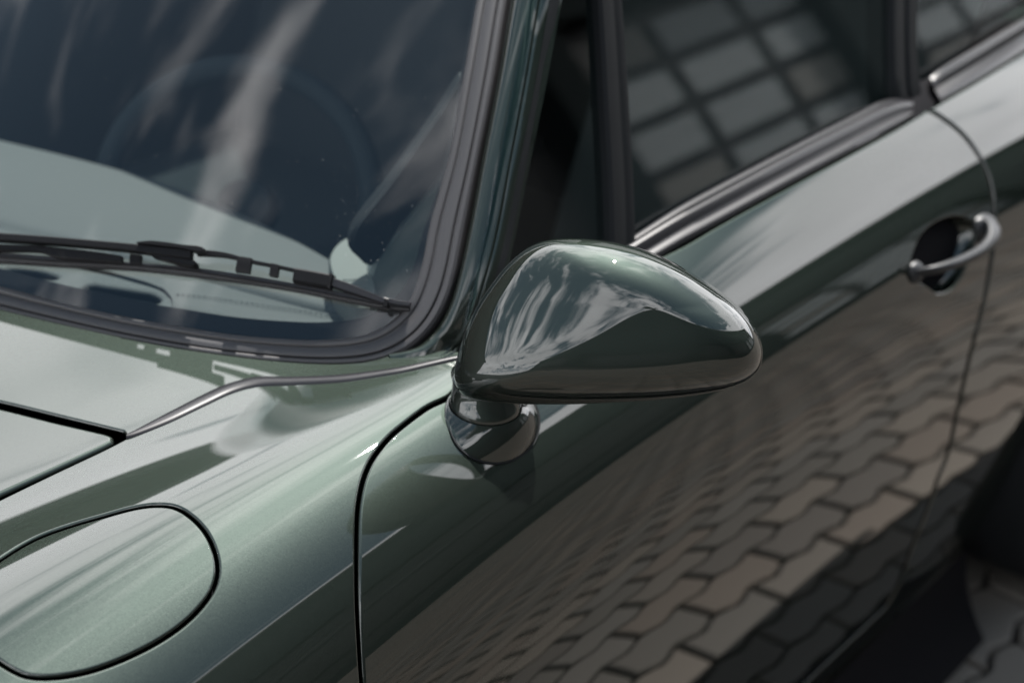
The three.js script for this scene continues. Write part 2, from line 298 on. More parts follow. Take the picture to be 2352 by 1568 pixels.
S.flip = false; S.debug = 'body';
{ const f = frame(S, 6, 8); if (f.n.z < 0) S.flip = true; }
// windscreen: leans back 42 degrees, bowed across
const RAKE = 43 * Math.PI / 180;
const W = (u, v) => V(0.62 + 0.58 * u * u + v * Math.cos(RAKE) + 0.09 * v * v, 0.836 + 0.0504 * u * u + v * Math.sin(RAKE) - 0.09 * v * v, u);
W.debug = 'screen'; W.range = [-0.66, 0.66, -0.04, 0.72];
W.flip = frame(W, 0.3, 0.2).n.y < 0;
// side glass: leans in above the waist
const G = (u, v) => V(u, v, 0.672 + 0.012 * (u - 1.07) - 0.40 * (v - 0.885) - 0.10 * (v - 0.885) ** 2);
G.debug = 'side'; G.range = [0.7, 2.4, 0.8, 1.3];
G.flip = frame(G, 1.2, 1.0).n.z < 0;

/* gutter seal between bonnet side and front wing, traced: upper edge then lower edge */
const GUT = pair([[293, 998, 289, 1010], [307, 991, 299, 1008], [400, 942, 384, 976], [500, 892, 467, 937], [547, 876, 533, 906], [590, 867, 585, 892], [667, 867, 668, 887], [784, 862, 784, 880], [884, 850, 884, 865], [917, 845, 920, 859], [984, 831, 990, 843], [1050, 818, 1054, 828]], 60);
const gutterMid = GUT[0].map((p, i) => [(p[0] + GUT[1][i][0]) / 2, (p[1] + GUT[1][i][1]) / 2]);
const SHUT_F = [[1066, 868], [1052, 888], [1034, 909], [984, 933], [934, 969], [894, 1003], [866, 1037], [850, 1062], [834, 1103], [823, 1161], [820, 1230], [820, 1290], [821, 1379], [826, 1479], [832, 1568], [842, 1680], [860, 1800]];
const SHUT_R = [[2125, 246], [2165, 270], [2212, 308], [2250, 358], [2274, 410], [2284, 470], [2285, 530], [2279, 589], [2262, 689], [2232, 806], [2201, 939], [2178, 1042], [2155, 1100], [2127, 1180], [2098, 1250], [2062, 1346], [2036, 1392]];
const off = (pts, d) => { const c = curve(pts, pts.length * 4); return c.map((p, i) => { const a = c[Math.max(0, i - 1)], b = c[Math.min(c.length - 1, i + 1)], l = Math.hypot(b[0] - a[0], b[1] - a[1]); return [p[0] - (b[1] - a[1]) / l * d, p[1] + (b[0] - a[0]) / l * d]; }); };
// off(d > 0) moves to the right-hand side in the picture when walking down the list (y down)

const FLAP = [[-110, 1395], [-60, 1330], [0, 1285], [75, 1240], [150, 1211], [235, 1186], [310, 1166], [360, 1160], [402, 1165], [440, 1188], [474, 1226], [495, 1275], [499, 1316], [488, 1355], [455, 1401], [410, 1442], [350, 1481], [275, 1517], [200, 1543], [120, 1556], [60, 1553], [15, 1532], [-30, 1500], [-75, 1460]];
const flapLoop = curve(FLAP, 120, true);
const grow = (loop, d) => loop.map((p, i) => { const a = loop[(i - 1 + loop.length) % loop.length], b = loop[(i + 1) % loop.length], l = Math.hypot(b[0] - a[0], b[1] - a[1]); return [p[0] + (b[1] - a[1]) / l * d, p[1] - (b[0] - a[0]) / l * d]; });
const flapOut = trace(S, grow(flapLoop, 3.6)), flapIn = trace(S, grow(flapLoop, -3.6));

// front wing
{
  const top = trace(S, gutterMid.slice(2)), shut = trace(S, off(SHUT_F, 4));
  const lead = trace(S, curve([[-60, 1176], [0, 1146], [120, 1088], [247, 1028], [293, 1004]], 12));
  const uEnd = shut[shut.length - 1];
  const loop = [[1.2, lead[0][1] - 0.02], ...lead, ...top, ...shut, [uEnd[0], 11.2], [1.2, 11.2]];
  const wing = part('front_wing', panel(S, loop, [flapOut], { step: 0.0045, r: 0.0022 }), paint);
  part('fuel_flap', panel(S, flapIn, [], { step: 0.0035, r: 0.0022, lift: 0.0004 }), paint, wing);
}
// cowl panel between bonnet and windscreen, and the bonnet
{
  const side = trace(S, gutterMid), bon = trace(S, curve([[-700, 780], [-300, 862], [-150, 891], [0, 922], [133, 954], [233, 978], [284, 990]], 30));
  const end = trace(S, curve([[1064, 846], [1070, 815], [1030, 800], [985, 800], [945, 792], [900, 812], [851, 828], [770, 834], [655, 829], [520, 814], [393, 795], [262, 769], [117, 737], [0, 709], [-200, 652], [-420, 584]], 40));
  const loop = [...bon, ...side, ...end, [end[end.length - 1][0] - 0.02, 0.02], [bon[0][0], 0.02]];
  part('inner_cowl', panel(S, [[1.2, 0.02], [1.2, 5], [4, 5], ...end, [end[end.length - 1][0] - 0.02, 0.02]], [], { step: 0.02, r: 0.0005, lift: -0.018 }), black);
  part('cowl_panel', panel(S, loop, [], { step: 0.005, r: 0.0022 }), paint);
  const edge = trace(S, curve([[-700, 800], [-300, 878], [-150, 906], [0, 937], [133, 970], [220, 990], [252, 998], [264, 1005], [262, 1013], [247, 1022], [133, 1075], [0, 1136], [-60, 1164]], 70));
  const e = edge[edge.length - 1];
  part('bonnet', panel(S, [...edge, [1.2, e[1] - 0.05], [1.2, 0.02], [edge[0][0], 0.02]], [], { step: 0.005, r: 0.004, lift: 0.0006 }), paint);
}
// gutter seal
{
  const A = GUT[0].map((p) => onS(S, p[0], p[1])), B = GUT[1].map((p) => onS(S, p[0], p[1])), N = gutterMid.map((p) => normalS(S, p[0], p[1]));
  part('gutter_seal', ribbon(A, B, N, [[-.12, -.006], [-.1, -.001], [0, .0010], [.2, .0019], [.45, .0022], [.7, .0017], [.9, .0002], [1, -.003], [1, -.008]], { crease: 0.9 }), satin);
}
// door skin
const HANDLE = [[2097, 632], [2093, 612], [2100, 580], [2122, 535], [2155, 508], [2190, 497], [2222, 502], [2240, 520], [2240, 552], [2226, 595], [2205, 640], [2180, 668], [2152, 672], [2128, 655], [2108, 645]];
const bowl = trace(S, curve(HANDLE, 80, true));
const BELT = [[1066, 868], [1085, 800], [1130, 745], [1250, 690], [1400, 640], [1568, 566], [1648, 520], [1800, 437], [1960, 351], [2060, 296], [2125, 258]];
let door;
{
  const f = off(SHUT_F, -4).slice(3), r = off(SHUT_R, 3.2), belt = curve(BELT, 60);
  const loop = [...trace(S, f).reverse(), ...trace(S, belt), ...trace(S, r)];
  const a = loop[0], z = loop[loop.length - 1];
  const vb = Math.min(11.4, z[1] + 0.06); loop.push([z[0] - 0.08, vb], [a[0] + 0.06, vb]);
  door = part('door', panel(S, loop, [bowl], { step: 0.005, r: 0.0025 }), paint);
  // rear quarter and sill
  const q = trace(S, off(SHUT_R, -3.2)), e = q[q.length - 1], g = trace(S, curve([[2140, 250], [2180, 226], [2290, 160], [2352, 122], [2480, 46], [2560, -8]], 24));
  const at2 = (x, y) => { let u = 8.9, v = 9; for (let k = 0; k < 25; k++) { const f = frame(S, u, v), ex = x - f.p.x, ey = y - f.p.y, det = f.su.x * f.sv.y - f.sv.x * f.su.y; u = Math.min(13.8, u + (ex * f.sv.y - ey * f.sv.x) / det); v = Math.min(11.99, Math.max(6, v + (f.su.x * ey - f.su.y * ex) / det)); } return [u, v]; };
  const arch = []; for (let k = 0; k <= 40; k++) { const t = Math.PI * (1.12 - 1.24 * k / 40); arch.push(at2(2.195 + 0.372 * Math.cos(t), 0.34 + 0.365 * Math.sin(t))); }
  arch.push([arch[40][0], 11.98], [arch[0][0], 11.98]);
  part('rear_quarter', panel(S, [...q.slice().reverse(), ...g, [10.9, g[g.length - 1][1]], [10.9, 11.95], [a[0], 11.95], [a[0], vb + 0.06], [e[0] - 0.05, vb + 0.06]], [arch], { step: 0.006, r: 0.0025 }), paint);
  // black inner structure behind every gap
  const I = (u, v) => { const fr = frame(S, u, v); return fr.p.addScaledVector(fr.n, -0.016); };
  part('inner_body', join([sheet((a, b) => I(lerp(1.0, 13.9, a), lerp(4.6, 11.9, b)).multiply(V(1, 1, a > .62 && b > .45 ? .8 : 1)), 140, 60)]), black);
  const wheel = new THREE.Group(); wheel.name = 'rear_wheel'; wheel.position.set(2.18, .33, .765); car.add(wheel);
  const prof = [[.20, -.11], [.28, -.115], [.315, -.105], [.33, -.08], [.33, .08], [.315, .105], [.28, .115], [.20, .11]].map((p) => new THREE.Vector2(p[0], p[1]));
  part('tyre', new THREE.LatheGeometry(prof, 64).rotateX(Math.PI / 2), matte, wheel);
  part('rim', new THREE.LatheGeometry([[.02, .07], [.16, .05], [.19, .095], [.205, .11], [.205, -.11]].map((p) => new THREE.Vector2(p[0], p[1])), 48).rotateX(Math.PI / 2), satin, wheel);
  const far = (u0, u1, v0, v1, nu, nv, m = -1) => sheet((a, b) => S(lerp(u0, u1, a), lerp(v0, v1, (b < 0 ? 0 : m < 0) === S.flip ? b : 1 - b)).multiply(V(1, 1, m)), nu, nv);
  part('far_side_body', join([far(0, 13.9, 4.0, 11.95, 90, 40), far(0, 5.2, 0, 4.0, 40, 20), far(9.6, 13.9, 0, 4.6, 20, 12), far(9.6, 13.9, 0, 4.6, 20, 12, 1)]), paint);
  part('far_side_window', sheet((a, b) => G(lerp(.95, 2.1, a), lerp(.86, 1.24, b)).multiply(V(1, 1, -1)), 6, 4), new THREE.MeshPhysicalMaterial({ name: 'far_glass', color: rgb(.2, .25, .25), roughness: 0, transmission: 1, thickness: 0, ior: 1.52 }));
  part('underfloor', box(4.0, .03, 1.5, 1.3, .185, 0), black);
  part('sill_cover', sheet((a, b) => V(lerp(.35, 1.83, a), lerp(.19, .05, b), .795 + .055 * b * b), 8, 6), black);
}

/* windscreen seal, traced in pairs: edge on the glass, outer edge */
const SEAL = [[-420, 545, -420, 600], [-200, 605, -200, 668], [0, 659, 0, 724], [117, 690, 117, 751], [271, 726, 262, 783], [404, 750, 393, 808], [533, 770, 520, 827], [667, 781, 655, 842], [750, 782, 770, 847], [817, 775, 851, 841], [858, 764, 905, 826], [890, 746, 945, 806], [919, 722, 978, 779], [941, 692, 1008, 742], [958, 652, 1033, 694], [971, 606, 1051, 636], [988, 520, 1074, 522], [1031, 367, 1101, 382], [1064, 187, 1140, 187], [1097, 0, 1171, 0], [1130, -170, 1206, -170], [1165, -360, 1240, -360]];
const sealPair = pair(SEAL, 240);
const IN = sealPair[0].map((p) => onS(W, p[0], p[1])), OUT = sealPair[1].map((p) => onS(W, p[0], p[1])), NW = sealPair[0].map((p, i) => normalS(W, (p[0] + sealPair[1][i][0]) / 2, (p[1] + sealPair[1][i][1]) / 2));
const screen = (() => {
  const inner = trace(W, sealPair[0].filter((_, i) => i % 2 === 0).map((p, i, l) => p));
  const grown = inner.map(([u, v]) => [u + 0.004, v - 0.004]);
  const loop = [...grown, [0.44, 0.70], [-0.4, 0.70], [-0.62, 0.1], [-0.4, 0.0]];
  return part('windscreen', panel(W, loop, [], { step: 0.012, r: 0.0005, depth: 0.004 }), glass);
})();
part('windscreen_seal', ribbon(IN, OUT, NW, [[0, -.004], [0, .0026], [.03, .0036], [.08, .0042], [.16, .0044], [.22, .0038], [.25, .0026], [.275, .0026], [.30, .0042], [.40, .0056], [.52, .0064], [.62, .0062], [.655, .0054], [.668, .0030], [.682, .0030], [.695, .0056], [.75, .0066], [.84, .0066], [.92, .0052], [.97, .0026], [1, -.002], [1, -.02]], { crease: 0.5 }), rubber);
// dark printed border of the glass just inside the seal, lying on the inner face
{
  const n = 150, pts = sealPair[0].slice(0, 240).filter((_, i) => i % 2 === 0);
  const A = pts.map((p) => onS(W, p[0], p[1], -0.004)), B = pts.map((p, i) => { const N = normalS(W, p[0], p[1]), a = pts[Math.max(0, i - 1)], b = pts[Math.min(pts.length - 1, i + 1)], t = onS(W, b[0], b[1]).sub(onS(W, a[0], a[1])).normalize(), s = t.clone().cross(N); if (s.dot(V(0, 1, -1)) < 0) s.negate(); const k = smooth(1010, 900, p[0]); return onS(W, p[0], p[1], -0.004).addScaledVector(s, 0.004 + 0.013 * k); });
  part('glass_border', ribbon(A, B, pts.map((p) => normalS(W, p[0], p[1])), [[0, 0], [1, 0]]), black, screen);
}

/* windscreen pillar between seal and door frame, with the two bright beads of the frame */
{
  const L = [[896, 828, 905, 838], [925, 817, 975, 834], [952, 802, 1020, 824], [978, 779, 1045, 808], [1008, 742, 1066, 775], [1033, 694, 1088, 728], [1051, 636, 1107, 662], [1074, 522, 1143, 522], [1101, 382, 1170, 375], [1140, 187, 1205, 187], [1171, 0, 1237, 0], [1206, -170, 1268, -170], [1240, -360, 1300, -360]];
  const [a, b] = pair(L, 160);
  const A = a.map((p) => onS(W, p[0], p[1])), B = b.map((p, i) => { const k = smooth(0.04, 0.28, i / 159), q = onS(S, Math.min(p[0], 1062), Math.max(p[1], 800), 0.001), g = onS(G, p[0], p[1], 0.004); return i / 159 > 0.30 ? g : q.lerp(g, k); });
  const N = A.map((p, i) => { const t = A[Math.min(159, i + 1)].clone().sub(A[Math.max(0, i - 1)]).normalize(); return B[i].clone().sub(p).cross(t).normalize(); });
  if (N[100].y < 0) N.forEach((n) => n.negate());
  const pillar = part('windscreen_pillar', ribbon(A, B, N, [[-.1, -.012], [0, -.004], [.12, .0035], [.25, .0065], [.38, .0068], [.48, .0045], [.58, -.001], [.68, -.006], [.72, -.0065]], { crease: 1.0 }), paint);
  part('drip_bead', ribbon(A, B, N, [[.70, -.012], [.715, -.005], [.74, -.002], [.785, -.0008], [.82, -.002], [.835, -.006], [.845, -.009], [.86, -.006], [.88, -.002], [.92, -.001], [.965, -.0025], [.985, -.007], [1, -.014], [1.02, -.02]], { crease: 0.7 }), paint, pillar);
  const C = B.map((p, i) => p.clone().add(B[i].clone().sub(A[i]).multiplyScalar(0.12)).addScaledVector(V(0, 0, 1), -0.006));
  part('frame_seal', ribbon(B, C, N, [[-.3, -.016], [0, -.010], [.3, -.009], [.7, -.011], [1, -.02]]), matte, pillar);
}

/* side glass, divider, door pillar, waist trims */
{
  const hit = (p, h = 0) => onS(G, p[0], p[1], h);
  const strip = (L, n, prof, mat, name, parent, h0 = 0, o = {}) => { const [a, b] = pair(L, n); const A = a.map((p) => hit(p, h0)), B = b.map((p) => hit(p, h0)), N = a.map((p) => normalS(G, p[0], p[1])); return part(name, ribbon(A, B, N, prof, o), mat, parent); };
  const pane = (pts, name, parent, h) => { const loop = trace(G, pts).map(([u, v]) => [u, Math.min(v, 1.205)]), GG = (u, v) => { const f = frame(G, u, v); return f.p.addScaledVector(f.n, h); }; GG.flip = G.flip; return part(name, panel(GG, loop, [], { step: 0.02, r: 0.0005, depth: 0.003 }), darkGlass, parent); };
  pane([[1080, 780], [1130, 560], [1240, -40], [1290, -300], [1380, -330], [1420, 600], [1420, 720]], 'quarter_light', door, -0.010);
  const win = pane([[1440, 640], [1440, 540], [1390, -20], [1370, -330], [2085, -330], [2090, 130], [2085, 260], [1900, 370]], 'door_window', door, -0.010);
  pane([[2110, 230], [2110, -330], [2600, -330], [2600, -80], [2352, 70], [2150, 205]], 'rear_side_window', car, -0.012);
  strip([[1352, -330, 1408, -330], [1378, 0, 1434, 0], [1394, 280, 1453, 280], [1403, 450, 1462, 450], [1406, 600, 1466, 600], [1406, 700, 1466, 700]], 40, [[0, -.012], [.02, .003], [.1, .006], [.45, .0066], [.55, .0055], [.62, .0055], [.7, .0066], [.9, .006], [.98, .003], [1, -.012]], matte, 'window_divider', door, -0.006, { crease: 0.6 });
  strip([[2058, -330, 2112, -330], [2055, 0, 2110, 0], [2056, 140, 2112, 140], [2062, 232, 2122, 222], [2082, 262, 2134, 236]], 40, [[0, -.03], [.01, .001], [.08, .004], [.4, .005], [.5, .003], [.56, .003], [.62, .006], [.95, .006], [1, .002], [1, -.03]], matte, 'door_pillar', car, -0.006, { crease: 0.6 });
  // waist trim of the door: outer rubber lip, tubular bead, lower flange
  const T = [[1300, 640, 1300, 700], [1420, 570, 1420, 645], [1568, 476, 1568, 560], [1648, 432, 1648, 516], [1800, 352, 1800, 432], [1960, 270, 1960, 346], [2040, 231, 2040, 303], [2078, 226, 2082, 278], [2092, 236, 2094, 264]];
  const [a, b] = pair(T, 90);
  const A = a.map((p) => hit(p, -0.006)), B = b.map((p) => onS(S, p[0], p[1], 0.001)), N = a.map((p, i) => { const i0 = Math.max(0, i - 1), i1 = Math.min(89, i + 1); const t = A[i1].clone().sub(A[i0]).normalize(), s = B[i].clone().sub(A[i]); const n = s.cross(t).normalize(); if (n.y + n.z < 0) n.negate(); return n; });
  part('waist_trim', ribbon(A, B, N, [[0, -.02], [0, .0005], [.06, .0018], [.16, .0018], [.19, .0002], [.22, .0015], [.27, .0052], [.36, .0078], [.46, .0080], [.56, .0055], [.62, .0018], [.65, .0010], [.68, .0026], [.80, .0042], [.92, .0034], [.98, .001], [1, -.012]], { crease: 0.6 }), satin, door);
  const T2 = [[2148, 182, 2160, 232], [2160, 168, 2178, 224], [2260, 104, 2290, 158], [2352, 48, 2352, 120], [2480, -30, 2480, 44], [2600, -100, 2600, -28]];
  const [c, d] = pair(T2, 50);
  const A2 = c.map((p) => hit(p, -0.006)), B2 = d.map((p) => onS(S, p[0], p[1], 0.001)), N2 = c.map((p, i) => { const t = A2[Math.min(49, i + 1)].clone().sub(A2[Math.max(0, i - 1)]).normalize(), n = B2[i].clone().sub(A2[i]).cross(t).normalize(); if (n.y + n.z < 0) n.negate(); return n; });
  part('rear_waist_trim', ribbon(A2, B2, N2, [[0, -.02], [.02, .003], [.1, .0075], [.22, .009], [.34, .0075], [.43, .003], [.46, -.001], [.6, -.001], [.66, .002], [.85, .003], [.97, .001], [1, -.012]], { crease: 0.6 }), satin);
}

/* door handle */
{
  const c = seen(S, 2168, 585), fr = frame(S, c[0], c[1]), n = fr.n;
  const rim = curve(HANDLE, 64, true).map((p) => onS(S, p[0], p[1], -0.001)), cen = rim.reduce((a, p) => a.add(p), V()).multiplyScalar(1 / 64);
  const rings = []; for (let k = 0; k <= 8; k++) { const t = k / 8 * Math.PI / 2, s = Math.cos(t) * 0.98 + 0.02; rings.push(rim.map((p) => p.clone().sub(cen).multiplyScalar(s).add(cen).addScaledVector(n, -0.034 * Math.sin(t)))); }
  const dish = part('handle_recess', loft(rings, { crease: 4 }), paint, door);
  const hp = (x, y, h) => onS(S, x, y, h);
  const path = [[2098, 628, .002], [2104, 622, .014], [2125, 611, .024], [2165, 592, .028], [2205, 569, .028], [2235, 545, .024], [2255, 520, .014], [2262, 505, .004]];
  const q = curve(path, 48), A = [], B = [], N = [];
  q.forEach((p, i) => { const w = 20 + 9 * smooth(26, 46, i), a = q[Math.max(0, i - 1)], b = q[Math.min(47, i + 1)], l = Math.hypot(b[0] - a[0], b[1] - a[1]), nx = -(b[1] - a[1]) / l, ny = (b[0] - a[0]) / l; A.push(hp(p[0] - nx * w / 2, p[1] - ny * w / 2, p[2])); B.push(hp(p[0] + nx * w / 2, p[1] + ny * w / 2, p[2])); N.push(n); });
  const prof = []; for (let k = 0; k < 16; k++) { const t = k / 16 * Math.PI * 2; prof.push([0.5 - 0.5 * Math.cos(t), 0.0065 * Math.sin(t)]); }
  part('door_handle', ribbon(A, B, N, prof, { closed: true, crease: 1.2, caps: true }), handleMat, door);
  const pad = (pts, name, mat, h) => { const l = curve(pts, 40, true), r0 = l.map((p) => hp(p[0], p[1], 0.0005)), cc = r0.reduce((a, p) => a.add(p), V()).multiplyScalar(1 / 40), R = []; for (let k = 0; k <= 5; k++) { const t = k / 5 * Math.PI / 2; R.push(r0.map((p) => p.clone().sub(cc).multiplyScalar(Math.cos(t) * 0.96 + 0.04).add(cc).addScaledVector(n, h * Math.sin(t)))); } part(name, loft(R, { crease: 4, capEnd: true }), mat, door); };
  pad([[2240, 505], [2258, 490], [2276, 498], [2283, 520], [2280, 548], [2266, 560], [2248, 555]], 'handle_end', handleMat, 0.012);
  pad([[2092, 640], [2090, 610], [2104, 598], [2116, 612], [2112, 640], [2100, 652]], 'handle_foot', handleMat, 0.008);
}

/* wing mirror */
const mirror = new THREE.Group(); mirror.name = 'wing_mirror'; car.add(mirror);
{
  const OUTLINE = [[1046, 880], [1044, 850], [1052, 812], [1066, 768], [1092, 710], [1126, 657], [1166, 607], [1208, 572], [1248, 554], [1300, 548], [1356, 550], [1420, 560], [1480, 577], [1548, 607], [1620, 650], [1682, 695], [1724, 738], [1746, 780], [1751, 812], [1742, 846], [1716, 872], [1672, 891], [1600, 906], [1500, 918], [1380, 925], [1270, 928], [1190, 927], [1120, 922], [1066, 908]];
  const pc = [1490, 706], n = V(-0.70, 0.46, 0.55).normalize(), c0 = atZ(pc, 0.86), cd = n.dot(c0);
  const M = 200, out = curve(OUTLINE, M, true).map((p) => onPlane(p, n, cd));
  const rings = [], H = 0.050;
  const radial = (th) => Math.sin(th);
  const K = 44;
  const angle = out.map((p) => { const q = project(p); return Math.atan2(q[1] - pc[1], q[0] - pc[0]); });
  for (let k = 0; k <= K; k++) {
    const rho = 1 - Math.pow(1 - (k / K), 2.2), ring = [];
    out.forEach((p, i) => {
      const dn = 0.5 + 0.5 * Math.sin(angle[i]), ex = 2.1 + 2.6 * smooth(0.45, 1.0, dn);
      const h = H * Math.sqrt(Math.max(0, 1 - Math.pow(rho, ex)));
      ring.push(c0.clone().lerp(p, Math.max(rho, 1e-4)).addScaledVector(n, h));
    });
    rings.push(ring);
  }
  // the rim turns back a little and in again, where the mirror glass sits
  const back = V(0.80, -0.40, -0.45).normalize();
  for (const [s, h] of [[1, 0.008], [0.992, 0.022], [0.97, 0.036], [0.93, 0.045], [0.90, 0.046], [0.89, 0.038]]) rings.push(out.map((p) => c0.clone().lerp(p, s).addScaledVector(back, h)));
  part('mirror_housing', loft(rings, { crease: 4 }), paint, mirror);
  const gl = out.map((p) => c0.clone().lerp(p, 0.90).addScaledVector(back, 0.039));
  part('mirror_glass', loft([gl, gl.map(() => c0.clone().addScaledVector(back, 0.039))], { crease: 4 }), new THREE.MeshPhysicalMaterial({ name: 'mirror_silver', color: rgb(0.85, 0.87, 0.88), metalness: 1, roughness: 0.02 }), mirror);
  // foot: skirt on the door, seam, neck that runs up into the housing
  const ell = (cx, cy, rx, ry, tilt, N = 72) => { const o = []; for (let i = 0; i < N; i++) { const t = i / N * Math.PI * 2, x = rx * Math.cos(t), y = ry * Math.sin(t); o.push([cx + x * Math.cos(tilt) - y * Math.sin(tilt), cy + x * Math.sin(tilt) + y * Math.cos(tilt)]); } return o; };
  const base = ell(1134, 969, 104, 96, 0.2).map((p) => onS(S, p[0], p[1], 0.0));
  const bc = base.reduce((a, p) => a.add(p), V()).multiplyScalar(1 / 72);
  const yTop = bc.y + 0.020;
  const seam = ell(1115, 930, 83, 30, 0.02).map((p) => atZ(p, 0));  // replaced below
  const cS = onPlane([1115, 930], BACK, BACK.dot(bc) + 0.006), axis = V(-0.05, 0.98, 0.10).normalize();
  const e1 = V(0.65, 0, 0.76).normalize(), e2 = axis.clone().cross(e1).normalize(); e1.copy(e2.clone().cross(axis));
  const circ = (c, ra, rb, dy = 0) => { const o = []; for (let i = 0; i < 72; i++) { const t = i / 72 * Math.PI * 2; o.push(c.clone().addScaledVector(e1, ra * Math.cos(t)).addScaledVector(e2, -rb * Math.sin(t)).addScaledVector(axis, dy)); } return o; };
  const topR = circ(cS, 0.0296, 0.0265);
  const mix = (A, B, t, bulge = 0) => A.map((p, i) => p.clone().lerp(B[i], t).addScaledVector(p.clone().sub(bc).setY(0).normalize(), bulge));
  // align the loops by direction
  const orient = (loop) => { let bi = 0, best = -1e9; loop.forEach((p, i) => { const q = p.clone().sub(loop.reduce((a, x) => a.add(x), V()).multiplyScalar(1 / 72)).dot(e1); if (q > best) { best = q; bi = i; } }); return loop.map((_, i) => loop[(bi + i) % 72]); };
  const b2 = orient(base);
  const skirt = [b2, mix(b2, topR, 0.12, 0.0014), mix(b2, topR, 0.28, 0.0026), mix(b2, topR, 0.45, 0.0032), mix(b2, topR, 0.62, 0.0030), mix(b2, topR, 0.78, 0.0022), mix(b2, topR, 0.92, 0.0010), mix(b2, topR, 1.0, -0.0004), circ(cS, 0.0268, 0.0238, -0.002)];
  part('mirror_foot', loft(skirt, { crease: 1.0 }), paint, mirror);
  const g0 = b2.map((p) => bc.clone().lerp(p, 1.02)), nb = normalS(S, 1134, 969);
  part('foot_gasket', loft([g0.map((p) => p.clone().addScaledVector(nb, -0.004)), g0.map((p) => p.clone().addScaledVector(nb, 0.0015)), b2.map((p) => bc.clone().lerp(p, 1.008).addScaledVector(nb, 0.0012)), b2.map((p) => bc.clone().lerp(p, 0.985).addScaledVector(nb, 0.0013)), b2.map((p) => bc.clone().lerp(p, 0.97).addScaledVector(nb, -0.002))], { crease: 0.8 }), matte, mirror);
  const cN = onPlane([1114, 862], BACK, BACK.dot(bc) + 0.010), cN2 = onPlane([1190, 820], BACK, BACK.dot(bc) + 0.0);
  const neck = [circ(cS, 0.0268, 0.0238, -0.003), circ(cS, 0.0284, 0.0252, 0.0008), circ(cS.clone().lerp(cN, 0.2), 0.0274, 0.0246), circ(cS.clone().lerp(cN, 0.5), 0.0262, 0.0236), circ(cS.clone().lerp(cN, 0.8), 0.0258, 0.0234), circ(cN, 0.027, 0.025), circ(cN.clone().lerp(cN2, 0.5), 0.031, 0.022), circ(cN2, 0.03, 0.012)];
  part('mirror_neck', loft(neck, { crease: 4 }), paint, mirror);
}

/* wiper, traced on the windscreen at its own height above the glass */
{
  const wiper = new THREE.Group(); wiper.name = 'windscreen_wiper'; car.add(wiper);
  const bar = (name, L, h, t, mat = blackPaint, n = 40, bev = 0.0006) => { const [a, b] = pair(L, n); const A = a.map((p) => onS(W, p[0], p[1], h)), B = b.map((p) => onS(W, p[0], p[1], h)), N = a.map((p, i) => normalS(W, p[0], p[1])); return part(name, ribbon(A, B, N, [[0, -t], [0, -bev], [.12, 0], [.88, 0], [1, -bev], [1, -t]], { closed: true, caps: true, crease: 0.5 }), mat, wiper); };
  bar('wiper_arm', [[-260, 548, -260, 566], [-100, 553, -100, 570], [0, 558, 0, 575], [125, 566, 125, 582], [250, 576, 250, 592], [330, 583, 326, 599], [390, 589, 386, 607], [438, 593, 436, 613], [462, 597, 461, 616]], 0.026, 0.008);
  bar('arm_clip', [[372, 604, 372, 609], [410, 609, 410, 619], [440, 613, 440, 627], [462, 617, 462, 630], [470, 620, 470, 628]], 0.024, 0.010);
  bar('arm_cap', [[345, 582, 345, 586], [372, 579, 372, 588], [410, 582, 410, 592], [450, 588, 450, 597], [480, 590, 480, 604], [492, 594, 492, 603]], 0.029, 0.007);
  bar('main_bridge', [[-60, 579, -60, 592], [30, 580, 30, 594], [120, 583, 120, 597], [150, 586, 150, 608], [210, 592, 210, 613], [265, 599, 264, 617], [300, 605, 299, 619]], 0.020, 0.006);
  bar('main_bridge', [[470, 591, 470, 604], [500, 592, 500, 605], [535, 597, 535, 608], [565, 605, 565, 614], [600, 614, 600, 622], [640, 622, 640, 629], [690, 632, 690, 640]], 0.020, 0.004);
  bar('cross_strut', [[563, 606, 557, 640], [580, 608, 575, 642], [594, 610, 588, 644]], 0.021, 0.005, blackPaint, 8);
  bar('cross_strut', [[637, 620, 632, 648], [646, 622, 641, 650], [655, 624, 650, 651]], 0.020, 0.005, blackPaint, 8);
  bar('cross_strut', [[318, 598, 316, 618], [334, 600, 332, 620], [342, 601, 340, 621]], 0.018, 0.005, blackPaint, 8);
  bar('bridge_end', [[690, 631, 685, 662], [728, 637, 722, 668], [770, 645, 763, 675]], 0.021, 0.010, blackPaint, 20, 0.0012);
  bar('end_clip', [[769, 643, 763, 677], [776, 645, 770, 678]], 0.022, 0.011, blackPaint, 4);
  bar('end_yoke', [[776, 652, 772, 672], [805, 661, 801, 682], [840, 675, 836, 693], [870, 688, 866, 702], [892, 697, 889, 710]], 0.019, 0.006, satin, 24, 0.0015);
  bar('end_clip', [[890, 694, 886, 716], [900, 697, 896, 718]], 0.018, 0.008, blackPaint, 4);
  // blade: long rubber with a steel spine, from the left edge to the tip
  bar('blade_spine', [[-260, 586, -260, 596], [0, 592, 0, 602], [150, 602, 150, 612], [312, 614, 312, 620], [441, 624, 441, 632], [560, 640, 559, 650], [691, 662, 690, 671], [800, 682, 798, 692], [900, 702, 898, 711], [947, 711, 945, 716]], 0.014, 0.004, satin, 80);
  bar('blade_rubber', [[-260, 590, -260, 606], [0, 596, 0, 608], [150, 604, 150, 617], [312, 615, 312, 625], [441, 626, 441, 639], [560, 642, 559, 654], [691, 664, 690, 675], [800, 684, 798, 697], [900, 704, 897, 715], [945, 712, 943, 719]], 0.010, 0.0085, rubber, 80);
  bar('blade_tip', [[896, 696, 893, 706], [925, 701, 922, 712], [949, 705, 946, 714]], 0.017, 0.006, satin, 8);
}

